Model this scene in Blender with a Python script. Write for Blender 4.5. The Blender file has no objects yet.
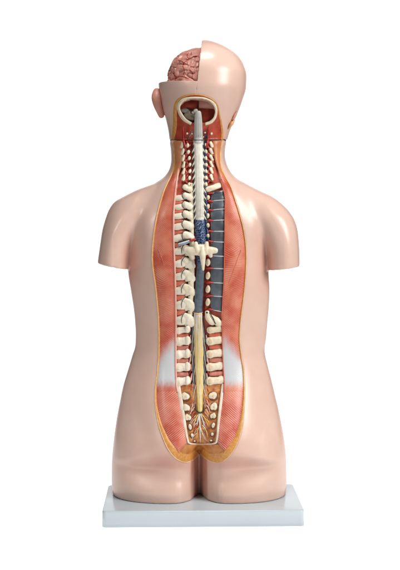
import bpy, bmesh, math, random
import numpy as np
from mathutils import Vector, noise
from mathutils.bvhtree import BVHTree

random.seed(7)
rng = np.random.default_rng(7)
S = 0.00183            # metres per measured unit at the front edge of the base
F = 1093.0             # viewing distance in the same units (2.0 m)
HZ = 213.0             # measured row at eye height
CZ = 0.575             # eye height above the table, metres
scene = bpy.context.scene
col = scene.collection


def at(px, py, t):
    """measured point (px right, py down, t away) -> metres"""
    k = (1 + t / F) * S
    return Vector(((px - 200) * k, t * S, CZ + (HZ - py) * k))


def back(v):
    t = v[1] / S
    k = (1 + t / F) * S
    return v[0] / k + 200, HZ - (v[2] - CZ) / k, t


def curve(tab):
    x = np.array([a[0] for a in tab], float)
    y = np.array([a[1] for a in tab], float)
    d = np.diff(y) / np.diff(x)
    m = np.zeros(len(x))
    m[0], m[-1] = d[0], d[-1]
    for i in range(1, len(x) - 1):
        m[i] = 0 if d[i - 1] * d[i] <= 0 else 2 * d[i - 1] * d[i] / (d[i - 1] + d[i])

    def f(q):
        q = float(min(max(q, x[0]), x[-1]))
        i = int(min(max(np.searchsorted(x, q) - 1, 0), len(x) - 2))
        h = x[i + 1] - x[i]
        s = (q - x[i]) / h
        return ((1 + 2 * s) * (1 - s) ** 2 * y[i] + s * (1 - s) ** 2 * h * m[i]
                + s * s * (3 - 2 * s) * y[i + 1] + s * s * (s - 1) * h * m[i + 1])
    return f


def nvec(p):
    return Vector((noise.noise(p), noise.noise(p + Vector((17.3, 5.1, 9.7))), noise.noise(p + Vector((3.9, 21.7, 13.1)))))


def sstep(a, b, x):
    s = min(max((x - a) / (b - a), 0.0), 1.0)
    return s * s * (3 - 2 * s)


# ------------------------------------------------------------------ materials
def srgb(r, g, b):
    f = lambda c: (c / 255 / 12.92) if c / 255 <= 0.04045 else ((c / 255 + 0.055) / 1.055) ** 2.4
    return (f(r), f(g), f(b), 1)


def mat(name, c1, c2=None, rough=0.4, scale=60, bump=0.0, bscale=None, sss=0.0, coat=0.0, detail=4, spec=0.5,
        bdist=0.002, ramp=(0.35, 0.65), kind='noise'):
    m = bpy.data.materials.new(name)
    m.use_nodes = True
    nt = m.node_tree
    n, l = nt.nodes, nt.links
    p = n['Principled BSDF']
    p.inputs['Roughness'].default_value = rough
    p.inputs['Specular IOR Level'].default_value = spec
    if sss:
        p.inputs['Subsurface Weight'].default_value = sss
        p.inputs['Subsurface Radius'].default_value = (0.006, 0.003, 0.002)
        p.inputs['Subsurface Scale'].default_value = 1.0
    if coat:
        p.inputs['Coat Weight'].default_value = coat
        p.inputs['Coat Roughness'].default_value = 0.12
    tc = n.new('ShaderNodeTexCoord')
    c2 = c2 or c1
    if kind == 'voronoi':
        tx = n.new('ShaderNodeTexVoronoi')
        tx.feature = 'DISTANCE_TO_EDGE'
        out = tx.outputs['Distance']
    else:
        tx = n.new('ShaderNodeTexNoise')
        tx.inputs['Detail'].default_value = detail
        out = tx.outputs['Fac']
    tx.inputs['Scale'].default_value = scale
    l.new(tc.outputs['Object'], tx.inputs['Vector'])
    r = n.new('ShaderNodeValToRGB')
    r.color_ramp.elements[0].position, r.color_ramp.elements[1].position = ramp
    r.color_ramp.elements[0].color = c1
    r.color_ramp.elements[1].color = c2
    l.new(out, r.inputs['Fac'])
    l.new(r.outputs['Color'], p.inputs['Base Color'])
    if bump:
        b = n.new('ShaderNodeBump')
        b.inputs['Strength'].default_value = bump
        b.inputs['Distance'].default_value = bdist
        if bscale:
            t2 = n.new('ShaderNodeTexNoise')
            t2.inputs['Scale'].default_value = bscale
            t2.inputs['Detail'].default_value = 3
            l.new(tc.outputs['Object'], t2.inputs['Vector'])
            l.new(t2.outputs['Fac'], b.inputs['Height'])
        else:
            l.new(out, b.inputs['Height'])
        l.new(b.outputs['Normal'], p.inputs['Normal'])
    return m


def fibre_mat(name, base, dark, line, amount=0.5, rough=0.4, bump=0.22, pale=None):
    """painted muscle: blotchy red with fine pale fibre lines that follow the mesh's own fibre coordinate"""
    m = bpy.data.materials.new(name)
    m.use_nodes = True
    nt = m.node_tree
    n, l = nt.nodes, nt.links
    p = n['Principled BSDF']
    p.inputs['Roughness'].default_value = rough
    p.inputs['Coat Weight'].default_value = 0.15
    p.inputs['Coat Roughness'].default_value = 0.2
    tc = n.new('ShaderNodeTexCoord')
    uv = n.new('ShaderNodeUVMap')
    uv.uv_map = 'fibre'
    sep = n.new('ShaderNodeSeparateXYZ')
    l.new(uv.outputs['UV'], sep.inputs['Vector'])
    nz = n.new('ShaderNodeTexNoise')
    nz.inputs['Scale'].default_value = 90
    nz.inputs['Detail'].default_value = 2
    l.new(tc.outputs['Object'], nz.inputs['Vector'])
    wob = n.new('ShaderNodeMath'); wob.operation = 'MULTIPLY_ADD'
    wob.inputs[1].default_value = 3.5
    l.new(nz.outputs['Fac'], wob.inputs[0])
    ph = n.new('ShaderNodeMath'); ph.operation = 'MULTIPLY'
    ph.inputs[1].default_value = 6.2832
    l.new(sep.outputs['X'], ph.inputs[0])
    l.new(ph.outputs[0], wob.inputs[2])
    sn = n.new('ShaderNodeMath'); sn.operation = 'SINE'
    l.new(wob.outputs[0], sn.inputs[0])
    mr = n.new('ShaderNodeMapRange')
    mr.inputs['From Min'].default_value = -0.2
    mr.inputs['From Max'].default_value = 1.0
    l.new(sn.outputs[0], mr.inputs['Value'])
    big = n.new('ShaderNodeTexNoise')
    big.inputs['Scale'].default_value = 26
    big.inputs['Detail'].default_value = 3
    l.new(tc.outputs['Object'], big.inputs['Vector'])
    r = n.new('ShaderNodeValToRGB')
    r.color_ramp.elements[0].position, r.color_ramp.elements[1].position = 0.38, 0.66
    r.color_ramp.elements[0].color, r.color_ramp.elements[1].color = dark, base
    l.new(big.outputs['Fac'], r.inputs['Fac'])
    # fibre strength fades in and out over the panel
    fd = n.new('ShaderNodeTexNoise')
    fd.inputs['Scale'].default_value = 48
    fd.inputs['Detail'].default_value = 3
    l.new(tc.outputs['Object'], fd.inputs['Vector'])
    fr = n.new('ShaderNodeMapRange')
    fr.inputs['From Min'].default_value, fr.inputs['From Max'].default_value = 0.35, 0.62
    fr.inputs['To Min'].default_value, fr.inputs['To Max'].default_value = 0.12 * amount, amount
    l.new(fd.outputs['Fac'], fr.inputs['Value'])
    mu = n.new('ShaderNodeMath'); mu.operation = 'MULTIPLY'
    l.new(fr.outputs['Result'], mu.inputs[0]); l.new(mr.outputs['Result'], mu.inputs[1])
    mx = n.new('ShaderNodeMixRGB')
    mx.inputs['Color2'].default_value = line
    l.new(mu.outputs[0], mx.inputs['Fac'])
    l.new(r.outputs['Color'], mx.inputs['Color1'])
    out = mx.outputs['Color']
    if pale:
        at_ = n.new('ShaderNodeSeparateXYZ')
        l.new(uv.outputs['UV'], at_.inputs['Vector'])
        m2 = n.new('ShaderNodeMixRGB')
        m2.inputs['Color2'].default_value = pale
        ad = n.new('ShaderNodeMath'); ad.operation = 'MULTIPLY_ADD'; ad.use_clamp = True
        ad.inputs[1].default_value = 0.5
        ad.inputs[2].default_value = -0.27
        l.new(fd.outputs['Fac'], ad.inputs[0])
        a2 = n.new('ShaderNodeMath'); a2.operation = 'ADD'; a2.use_clamp = True
        l.new(at_.outputs['Y'], a2.inputs[0])
        m3 = n.new('ShaderNodeMath'); m3.operation = 'MULTIPLY'
        l.new(ad.outputs[0], m3.inputs[0]); l.new(at_.outputs['Y'], m3.inputs[1])
        l.new(m3.outputs[0], a2.inputs[1])
        l.new(a2.outputs[0], m2.inputs['Fac'])
        l.new(out, m2.inputs['Color1'])
        out = m2.outputs['Color']
    l.new(out, p.inputs['Base Color'])
    b = n.new('ShaderNodeBump')
    b.inputs['Strength'].default_value = bump
    b.inputs['Distance'].default_value = 0.0008
    l.new(mu.outputs[0], b.inputs['Height'])
    l.new(b.outputs['Normal'], p.inputs['Normal'])
    return m


M = {}
M['skin'] = mat('moulded_skin', srgb(208, 174, 158), srgb(215, 184, 169), rough=0.28, scale=30, bump=0.03, bscale=30, sss=0.1, bdist=0.0012, spec=0.5, ramp=(0.2, 0.8), detail=6)


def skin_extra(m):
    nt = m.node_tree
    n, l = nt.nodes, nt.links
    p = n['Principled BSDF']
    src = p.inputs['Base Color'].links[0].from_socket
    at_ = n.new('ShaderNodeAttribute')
    at_.attribute_name = 'blush_shade'
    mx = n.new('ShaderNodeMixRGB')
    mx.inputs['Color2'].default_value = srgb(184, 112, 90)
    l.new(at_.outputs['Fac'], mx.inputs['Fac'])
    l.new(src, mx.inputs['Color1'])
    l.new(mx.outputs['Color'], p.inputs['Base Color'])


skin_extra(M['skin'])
M['ear'] = mat('ear_skin', srgb(196, 132, 112), srgb(206, 146, 126), rough=0.4, scale=30, sss=0.12)
M['cut'] = mat('cut_face', srgb(196, 140, 120), srgb(180, 120, 100), rough=0.5, scale=40)
M['fat'] = mat('fat_rim', srgb(190, 124, 52), srgb(208, 150, 80), rough=0.42, scale=230, bump=0.3, detail=2, ramp=(0.3, 0.7), bdist=0.0012)
M['fat_pale'] = mat('fat_edge', srgb(226, 192, 148), srgb(210, 166, 112), rough=0.42, scale=90, bump=0.2)
M['neck_fat'] = mat('neck_fascia', srgb(182, 108, 66), srgb(200, 136, 94), rough=0.4, scale=50, bump=0.15)
M['fascia'] = mat('fascia', srgb(226, 178, 160), srgb(218, 156, 138), rough=0.4, scale=60, bump=0.15)
M['salmon'] = mat('deep_muscle', srgb(188, 88, 64), srgb(204, 112, 86), rough=0.42, scale=120, bump=0.2)
M['rose'] = mat('pale_deep_muscle', srgb(186, 104, 88), srgb(202, 130, 112), rough=0.42, scale=160, bump=0.2)
M['trough'] = mat('deep_tissue', srgb(160, 60, 40), srgb(182, 80, 56), rough=0.4, scale=70, bump=0.3)
M['bone'] = mat('painted_bone', srgb(210, 196, 168), srgb(226, 214, 190), rough=0.42, scale=120, bump=0.12, bdist=0.001, sss=0.05)
M['bone_white'] = mat('pale_bone', srgb(218, 205, 182), srgb(231, 221, 203), rough=0.42, scale=110, bump=0.12, bdist=0.001)
M['spongy'] = mat('spongy_bone', srgb(196, 164, 122), srgb(216, 196, 160), rough=0.55, scale=700, bump=0.5, bdist=0.0008)
M['border'] = mat('sacral_border', srgb(206, 184, 160), srgb(222, 210, 194), rough=0.4, scale=90, bump=0.1)
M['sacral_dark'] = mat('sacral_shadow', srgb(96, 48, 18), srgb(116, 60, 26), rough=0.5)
M['ink'] = mat('black_line', srgb(24, 22, 24), srgb(36, 32, 32), rough=0.4)
M['canal'] = mat('canal_dark', srgb(34, 22, 22), srgb(70, 30, 26), rough=0.45, scale=90)
M['dura'] = mat('dura', srgb(206, 202, 188), srgb(222, 218, 204), rough=0.38, scale=130, bump=0.15)
M['dura_groove'] = mat('dura_groove', srgb(150, 146, 136), srgb(168, 164, 152), rough=0.45)
M['grey'] = mat('grey_sheath', srgb(72, 82, 92), srgb(92, 102, 112), rough=0.4, scale=150, bump=0.2)
M['lung'] = mat('pleura', srgb(62, 68, 75), srgb(84, 91, 99), rough=0.34, scale=60, bump=0.15, coat=0.2)
M['rib_line'] = mat('pale_line', srgb(188, 188, 184), srgb(170, 172, 172), rough=0.4)
M['vein'] = mat('vein_blue', srgb(24, 34, 62), srgb(34, 54, 96), rough=0.32, scale=220, bump=0.3, coat=0.2)
M['plexus'] = mat('venous_plexus', srgb(128, 156, 190), srgb(24, 40, 78), rough=0.3, scale=230, bump=0.7, kind='voronoi', ramp=(0.0, 0.07), bdist=0.0008)
M['artery'] = mat('artery_red', srgb(146, 26, 22), srgb(170, 42, 34), rough=0.32, scale=100, coat=0.2)
M['brain'] = mat('brain', srgb(196, 128, 112), srgb(210, 150, 134), rough=0.42, scale=90, bump=0.1, coat=0.08)
M['red_muscle'] = mat('neck_muscle', srgb(150, 46, 24), srgb(178, 72, 42), rough=0.38, scale=60, bump=0.3)
M['dark_red'] = mat('dark_tissue', srgb(104, 30, 20), srgb(136, 50, 34), rough=0.65, spec=0.2, scale=80, bump=0.2)
M['pink'] = mat('inner_wall', srgb(206, 148, 132), srgb(214, 164, 148), rough=0.5, scale=40)
M['grey_matter'] = mat('grey_matter', srgb(96, 92, 88), srgb(128, 122, 112), rough=0.35, scale=120, bump=0.2)
M['olive_matter'] = mat('olive_matter', srgb(112, 98, 84), srgb(136, 120, 102), rough=0.4, scale=120, bump=0.2)
M['pale_matter'] = mat('pale_matter', srgb(182, 180, 174), srgb(196, 194, 188), rough=0.4, scale=40)
M['nerve'] = mat('nerve_white', srgb(206, 200, 186), srgb(222, 216, 202), rough=0.4)
M['nerve_grey'] = mat('nerve_grey', srgb(128, 130, 134), srgb(150, 152, 156), rough=0.4)
M['nerve_blue'] = mat('nerve_blue', srgb(112, 130, 152), srgb(150, 164, 180), rough=0.35)
M['nerve_yellow'] = mat('nerve_yellow', srgb(216, 176, 92), srgb(226, 194, 120), rough=0.4)
M['cheek'] = mat('cheek_fat', srgb(216, 158, 106), srgb(226, 176, 128), rough=0.4, scale=60, bump=0.1)
M['low_fat'] = mat('lower_fat', srgb(164, 92, 42), srgb(196, 132, 66), rough=0.42, scale=60, bump=0.2)
M['sacral'] = mat('sacral_tissue', srgb(152, 80, 34), srgb(204, 140, 76), rough=0.42, scale=110, bump=0.7, bdist=0.0016)
M['base'] = mat('base_plastic', srgb(182, 193, 199), srgb(188, 198, 203), rough=0.2, scale=8, bump=0.04, bscale=300, bdist=0.0005)
M['muscle'] = fibre_mat('back_muscle', srgb(204, 120, 92), srgb(180, 70, 46), srgb(226, 172, 150), 0.42, bump=0.5)
M['aponeurosis'] = fibre_mat('aponeurosis', srgb(204, 120, 92), srgb(180, 70, 46), srgb(226, 172, 150), 0.42, bump=0.5, pale=srgb(192, 195, 197))
M['gluteal'] = fibre_mat('gluteal_muscle', srgb(206, 124, 102), srgb(178, 68, 48), srgb(234, 182, 162), 0.62, bump=0.5)


def cauda_mat():
    m = mat('cauda_equina', srgb(214, 208, 194), srgb(196, 190, 178), rough=0.36, scale=100)
    nt = m.node_tree
    n, l = nt.nodes, nt.links
    p = n['Principled BSDF']
    tc = [x for x in n if x.type == 'TEX_COORD'][0]
    sep = n.new('ShaderNodeSeparateXYZ')
    l.new(tc.outputs['Object'], sep.inputs['Vector'])
    r = n.new('ShaderNodeMapRange')
    r.inputs['From Min'].default_value = at(198, 330, 45).z
    r.inputs['From Max'].default_value = at(198, 352, 45).z
    l.new(sep.outputs['Z'], r.inputs['Value'])
    mp = n.new('ShaderNodeMapping')
    mp.inputs['Scale'].default_value = (900, 60, 22)
    l.new(tc.outputs['Object'], mp.inputs['Vector'])
    nz = n.new('ShaderNodeTexNoise')
    nz.inputs['Scale'].default_value = 1.0
    l.new(mp.outputs['Vector'], nz.inputs['Vector'])
    ya = n.new('ShaderNodeValToRGB')
    ya.color_ramp.elements[0].position, ya.color_ramp.elements[1].position = 0.35, 0.6
    ya.color_ramp.elements[0].color, ya.color_ramp.elements[1].color = srgb(200, 166, 88), srgb(228, 210, 152)
    wa = n.new('ShaderNodeValToRGB')
    wa.color_ramp.elements[0].position, wa.color_ramp.elements[1].position = 0.35, 0.6
    wa.color_ramp.elements[0].color, wa.color_ramp.elements[1].color = srgb(168, 160, 146), srgb(218, 212, 198)
    l.new(nz.outputs['Fac'], ya.inputs['Fac']); l.new(nz.outputs['Fac'], wa.inputs['Fac'])
    mx = n.new('ShaderNodeMixRGB')
    l.new(r.outputs['Result'], mx.inputs['Fac'])
    l.new(wa.outputs['Color'], mx.inputs['Color1']); l.new(ya.outputs['Color'], mx.inputs['Color2'])
    l.new(mx.outputs['Color'], p.inputs['Base Color'])
    b = n.new('ShaderNodeBump')
    b.inputs['Strength'].default_value = 0.4
    b.inputs['Distance'].default_value = 0.001
    l.new(nz.outputs['Fac'], b.inputs['Height'])
    l.new(b.outputs['Normal'], p.inputs['Normal'])
    return m


M['cauda'] = cauda_mat()

# ------------------------------------------------------------------ object helpers
root = bpy.data.objects.new('anatomical_torso', None)
col.objects.link(root)
root['label'] = 'life-size back view anatomical torso with exposed spinal cord and open skull on pale blue plate'
root['category'] = 'anatomical model'


def link(name, me, m, parent=root, smooth=True):
    o = bpy.data.objects.new(name, me)
    col.objects.link(o)
    for q in (m if isinstance(m, (list, tuple)) else [m]):
        me.materials.append(M[q])
    if smooth:
        me.polygons.foreach_set('use_smooth', [True] * len(me.polygons))
    o.parent = parent
    return o


def remesh(me, voxel, iters=2, fac=0.5):
    o = bpy.data.objects.new('work_mesh', me)
    col.objects.link(o)
    r = o.modifiers.new('r', 'REMESH')
    r.mode = 'VOXEL'
    r.voxel_size = voxel
    r.adaptivity = 0
    if iters:
        s = o.modifiers.new('s', 'SMOOTH')
        s.factor, s.iterations = fac, iters
    dg = bpy.context.evaluated_depsgraph_get()
    new = bpy.data.meshes.new_from_object(o.evaluated_get(dg))
    bpy.data.objects.remove(o)
    bpy.data.meshes.remove(me)
    return new


def ring_loft(bm, rings):
    vs = [[bm.verts.new(p) for p in r] for r in rings]
    n = len(vs[0])
    for a, b in zip(vs, vs[1:]):
        for i in range(n):
            bm.faces.new((a[i], a[(i + 1) % n], b[(i + 1) % n], b[i]))
    bm.faces.new(vs[0][::-1])
    bm.faces.new(vs[-1])


def rows(y0, y1, step):
    n = max(2, int(round((y1 - y0) / step)) + 1)
    return np.linspace(y0, y1, n)


# ------------------------------------------------------------------ torso body
T0 = 80.0
tl = curve([(132, 169.3), (141, 169.6), (150, 170.8), (160, 171.2), (166, 170.4), (172, 168), (178, 163), (184, 154), (190, 146.5), (200, 138), (215, 131.5), (235, 128),
            (262, 127.6), (275, 128.6), (290, 131), (310, 134), (320, 135), (335, 135.8), (345, 135.4), (355, 132.5), (370, 128), (385, 123.5), (400, 120.3),
            (420, 116.6), (440, 114), (460, 112.4), (480, 112.2), (492, 113.4)])
tr = curve([(132, 227.6), (141, 226.6), (150, 225), (156, 224.9), (162, 226), (170, 229.4), (178, 236), (184, 246), (190, 254), (200, 262), (215, 266.5), (235, 268.5),
            (262, 268.2), (275, 268.6), (290, 269.4), (310, 268.5), (320, 267.6), (338, 266), (350, 264.6), (365, 267.5), (380, 271.4), (395, 275), (410, 278.6), (425, 281.6),
            (440, 284), (455, 285.5), (480, 286), (492, 285.2)])
tpost = curve([(132, 28), (141, 27), (165, 29), (185, 37), (200, 41), (220, 44), (250, 44), (280, 41), (310, 37), (330, 34.5), (345, 34), (360, 35.5), (380, 41), (400, 48.5),
               (420, 55.5), (438, 60.0), (462, 60.6), (492, 57)])
tant = curve([(132, 26), (141, 26), (185, 30), (220, 44), (250, 48), (300, 44), (345, 40), (400, 42), (450, 36), (492, 26)])
YB = HZ + (0.545 / S - 0) / (1 + T0 / F)       # row (at depth T0) where the body meets the base top


def body_ring(y, L, R, po, an, t0, n=120, pe=2.35, dent=None):
    c, h = (L + R) / 2, (R - L) / 2
    pts = []
    if dent:
        pe += 0.4 * sstep(400, 470, y)
    for i in range(n):
        a = 2 * math.pi * i / n
        ca, sa = math.cos(a), math.sin(a)
        x = math.copysign(abs(ca) ** (2 / pe), ca)
        d = math.copysign(abs(sa) ** (2 / pe), sa)
        px = c + h * x
        t = t0 - (po if d > 0 else an) * d
        if dent and d > 0:
            t += dent(px, y) * min(1.0, d * 2)
        k = (1 + t0 / F) * S
        pts.append(Vector(((px - 200) * k, t * S, CZ + (HZ - y) * k)))
    return pts


def dent(px, y):
    dx = px - 199.6
    w = sstep(395, 452, y)
    n = sstep(428, 450, y)
    v = (13 + 7 * n) * w * math.exp(-(dx / 12) ** 2) + 21 * n * math.exp(-(dx / 3.2) ** 2) + 5 * w * math.exp(-(dx / 26) ** 2)
    # fold under each buttock: long slope near the middle, short one towards the hip
    ax = abs(dx)
    y0 = 428 + 0.30 * min(ax, 80)
    yf = 459.5 - 0.02 * ax
    lat = sstep(92, 44, ax) * sstep(4, 18, ax)
    f = sstep(y0, yf, y) ** 1.15 if y < yf - 0.5 else sstep(yf + 25, yf - 1, y)
    v += 9.5 * lat * f
    # shoulder blades
    v -= 5.0 * math.exp(-((px - 144) / 11) ** 2 - ((y - 222) / 24) ** 2)
    v -= 5.0 * math.exp(-((px - 256) / 11) ** 2 - ((y - 222) / 24) ** 2)
    return v


bm = bmesh.new()
ys = rows(141, YB, 2.0)
ring_loft(bm, [body_ring(y, tl(y), tr(y), tpost(y), tant(y), T0, dent=dent, n=160) for y in ys])
body_me = bpy.data.meshes.new('torso_skin')
bm.to_mesh(body_me); bm.free()


def arm(outer, inner, y0, y1, cut):
    bm = bmesh.new()
    po = curve([(180, 14), (190, 20), (205, 26), (220, 29), (240, 30), (285, 28)])
    an = curve([(180, 10), (190, 18), (205, 26), (220, 30), (240, 31), (285, 28)])
    rr = []
    for y in rows(y0, y1, 2):
        a, b = outer(y), inner(y)
        L, R = min(a, b), max(a, b)
        rr.append(body_ring(y, L, R, po(y), an(y), 74, n=72, pe=2.15))
    ring_loft(bm, rr)
    pco, pno = cut
    bmesh.ops.recalc_face_normals(bm, faces=bm.faces)
    g = bm.verts[:] + bm.edges[:] + bm.faces[:]
    res = bmesh.ops.bisect_plane(bm, geom=g, plane_co=pco, plane_no=pno, clear_outer=True)
    ed = [e for e in res['geom_cut'] if isinstance(e, bmesh.types.BMEdge)]
    bmesh.ops.holes_fill(bm, edges=ed, sides=0)
    me = bpy.data.meshes.new('arm_stub')
    bm.to_mesh(me); bm.free()
    return me


lo = curve([(181, 163), (184, 154), (187, 145), (190, 137), (196, 125), (202, 114.6), (210, 109), (220, 105.3), (230, 102.6), (240, 101), (250, 99.6), (263, 97.8), (285, 95)])
li = curve([(181, 178), (190, 184), (200, 176), (210, 164), (220, 150), (232, 139), (245, 133), (262, 130), (285, 129)])
ro = curve([(179, 236), (182, 243), (185.5, 249), (191.5, 261), (196.6, 272), (203.5, 281.3), (211, 288.6), (220, 294.3), (230, 297.3), (241, 298.5), (253, 299.2), (267, 299.4), (285, 299.4)])
ri = curve([(179, 222), (190, 214), (200, 222), (210, 234), (220, 247), (232, 257), (245, 263), (262, 266.4), (285, 267)])
am = [arm(lo, li, 181, 285, (at(118, 267, 74), Vector((-0.2, 0, -1)))),
      arm(ro, ri, 179, 285, (at(284, 268, 74), Vector((0.12, 0, -1))))]
bm = bmesh.new()
for me in [body_me] + am:
    bm.from_mesh(me)
bmesh.ops.recalc_face_normals(bm, faces=bm.faces)
all_me = bpy.data.meshes.new('torso_skin')
bm.to_mesh(all_me); bm.free()
body = remesh(all_me, 1.05 * S, 10, 0.5)
# soften the hollow between each arm and the back
bm = bmesh.new(); bm.from_mesh(body)
sel = []
for v in bm.verts:
    px, py, t = back(v.co)
    if t < 66 and 188 < py < 268:
        q = (py - 188) / 75
        cl, cr = 160 - 31 * min(1, q * 1.5), 240 + 27 * min(1, q * 1.5)
        if abs(px - cl) < 17 or abs(px - cr) < 17:
            sel.append(v)
for _ in range(60):
    bmesh.ops.smooth_vert(bm, verts=sel, factor=0.5, use_axis_x=True, use_axis_y=True, use_axis_z=True)
bm.to_mesh(body); bm.free()

# ------------------------------------------------------------------ head
hl = curve([(41, 201), (42, 196), (43.6, 191), (49, 180), (56.5, 169.5), (65.5, 163), (76, 159.3), (82, 158.5), (94, 159.5), (109, 162.5), (121, 166.2), (136, 169.1), (144, 169.7)])
hr = curve([(41, 209), (42, 212), (43.6, 217), (49, 228), (56.5, 238), (65.5, 243.6), (76, 246.4), (88, 246), (100, 242.6), (112, 238.2), (120, 234.7), (132, 229.6), (144, 226.3)])
hp = curve([(41, 6), (42, 11), (43.6, 17), (49, 29), (56.5, 38), (65.5, 44), (76, 47.5), (88, 48), (100, 45.5), (112, 40.5), (125, 34), (144, 27.5)])
ha = curve([(41, 6), (42, 11), (43.6, 17), (49, 30), (56.5, 40), (65.5, 46), (76, 50), (100, 54), (120, 50), (132, 36), (144, 26)])
TH = 80.0
bm = bmesh.new()
ring_loft(bm, [body_ring(y, hl(y), hr(y), hp(y), ha(y), TH, n=120, pe=2.08) for y in list(np.arange(41, 50, 0.8)) + list(rows(50, 140.4, 2))])
me = bpy.data.meshes.new('head_full')
bmesh.ops.recalc_face_normals(bm, faces=bm.faces)
bm.to_mesh(me); bm.free()
head_me = remesh(me, 1.05 * S, 10, 0.5)

# ------------------------------------------------------------------ measured outlines of the opened back
RL = [(171.2, 140), (172.6, 150), (173.4, 160), (172.6, 168), (170.0, 176), (166.2, 184), (162.5, 193), (157.4, 211), (153.5, 232), (151.6, 253), (152.2, 268), (154.8, 286),
      (156.6, 304), (157.8, 320), (158.3, 338), (158, 356), (156.5, 374), (154.8, 388), (154.6, 404), (157.4, 422), (162.2, 437), (168.2, 450), (176, 459), (185, 462.6), (193, 460.5), (199.6, 454.5)]
RR = [(223.4, 140), (221.7, 150), (221.1, 158), (221.7, 165), (223.3, 171), (228, 180), (231.5, 187), (237.5, 205), (243.5, 226), (246.4, 244), (247, 262), (245.6, 286),
      (243.5, 304), (241.5, 320), (240.3, 338), (242, 356), (244.2, 371), (245, 392), (244.2, 412), (242, 430), (237, 445), (228.4, 457.6), (219, 463), (209, 461), (199.6, 454.5)]
HW = [(170.6, 139.5), (172.8, 126), (173.2, 111), (174.8, 103), (180, 97.6), (190, 94.3), (201, 94.5), (211, 98), (217.5, 104.5), (220.6, 117), (223, 129), (223.6, 139.5)]


def resample(pts, step):
    pts = [np.array(p, float) for p in pts]
    ext = [2 * pts[0] - pts[1]] + pts + [2 * pts[-1] - pts[-2]]
    dense = []
    for i in range(1, len(ext) - 2):
        p0, p1, p2, p3 = ext[i - 1:i + 3]
        for s in np.linspace(0, 1, 14, endpoint=False):
            dense.append(0.5 * (2 * p1 + (p2 - p0) * s + (2 * p0 - 5 * p1 + 4 * p2 - p3) * s * s + (3 * p1 - p0 - 3 * p2 + p3) * s ** 3))
    dense.append(pts[-1])
    dense = np.array(dense)
    L = np.concatenate([[0], np.cumsum(np.linalg.norm(np.diff(dense, axis=0), axis=1))])
    n = max(3, int(L[-1] / step) + 1)
    q = np.linspace(0, L[-1], n)
    return np.stack([np.interp(q, L, dense[:, k]) for k in range(dense.shape[1])], 1)


rl, rr_ = resample(RL, 1.2), resample(RR, 1.2)
hw = resample(HW, 1.0)
panel_poly = np.concatenate([[(170.8, 128)], rl, rr_[::-1], [(223.8, 128)]])
head_poly = np.concatenate([hw, [(223.6, 152), (170.6, 152)]])
XL = curve([(140, 181.5), (150, 181), (157, 180), (175, 178), (190, 176), (220, 174), (234, 174), (260, 175), (290, 176), (320, 176.4), (359, 176.2), (385, 177), (391, 178), (443, 187.2), (450, 188.6)])
XR = curve([(140, 215.8), (150, 216.4), (171, 219), (185, 222), (199, 224.8), (220, 224.6), (240, 224.4), (280, 223.6), (313, 222), (340, 222), (360, 222.6), (386, 224), (401, 222.2), (420, 219.4), (443, 217.2), (450, 216)])
ty = rows(128, 443, 1.5)
trough_poly = np.array([(XL(y) + 0.6, y) for y in ty] + [(XR(y) - 0.6, y) for y in ty[::-1]])
WIN_IN = [(191.9, 122.5), (187, 119.5), (183.4, 115.5), (180.4, 110), (180.6, 105.5), (184.5, 101.2), (191, 98.8), (200, 98.8), (207.5, 100.4), (213, 105), (215, 111), (213.6, 117), (210, 120.8), (205, 122.8)]
WIN_OUT = [(190.6, 125.2), (185, 122.2), (181, 118.5), (178, 113), (176.8, 106), (180, 100), (187, 97.3), (199.5, 96.9), (207.5, 98.5), (215, 103), (217.6, 110.5), (216, 118.5), (211.5, 123.6), (205.4, 125.6)]
win_poly = np.array(WIN_IN)


def inside_dist(poly, pts):
    """signed distance, + inside"""
    pts = np.asarray(pts, float)
    a = poly
    b = np.roll(poly, -1, axis=0)
    best = np.full(len(pts), 1e9)
    ins = np.zeros(len(pts), bool)
    for p, q in zip(a, b):
        e = q - p
        w = pts - p
        s = np.clip((w @ e) / (e @ e + 1e-12), 0, 1)
        dd = np.linalg.norm(w - s[:, None] * e, axis=1)
        best = np.minimum(best, dd)
        c = ((p[1] > pts[:, 1]) != (q[1] > pts[:, 1]))
        with np.errstate(divide='ignore', invalid='ignore'):
            xx = (q[0] - p[0]) * (pts[:, 1] - p[1]) / (q[1] - p[1]) + p[0]
        ins ^= c & (pts[:, 0] < xx)
    return np.where(ins, best, -best)


def recess(me, jobs):
    n = len(me.vertices)
    co = np.empty(n * 3); me.vertices.foreach_get('co', co)
    co = co.reshape(-1, 3)
    t = co[:, 1] / S
    k = (1 + t / F) * S
    px = co[:, 0] / k + 200
    py = HZ - (co[:, 2] - CZ) / k
    front = t < 70
    add = np.zeros(n)
    for poly, depth, a, b in jobs:
        pad_ = max(0, -a) + 1
        lo_, hi_ = poly.min(0) - pad_, poly.max(0) + pad_
        m = front & (px > lo_[0]) & (px < hi_[0]) & (py > lo_[1]) & (py < hi_[1])
        idx = np.where(m)[0]
        sd = inside_dist(poly, np.stack([px[idx], py[idx]], 1))
        s = np.clip((sd - a) / (b - a), 0, 1)
        add[idx] += depth * s * s * (3 - 2 * s)
    co[:, 1] += add * S
    me.vertices.foreach_set('co', co.ravel())
    me.update()
    return add


recess(body, [(panel_poly, -4.0, -22, 3)])

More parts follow.
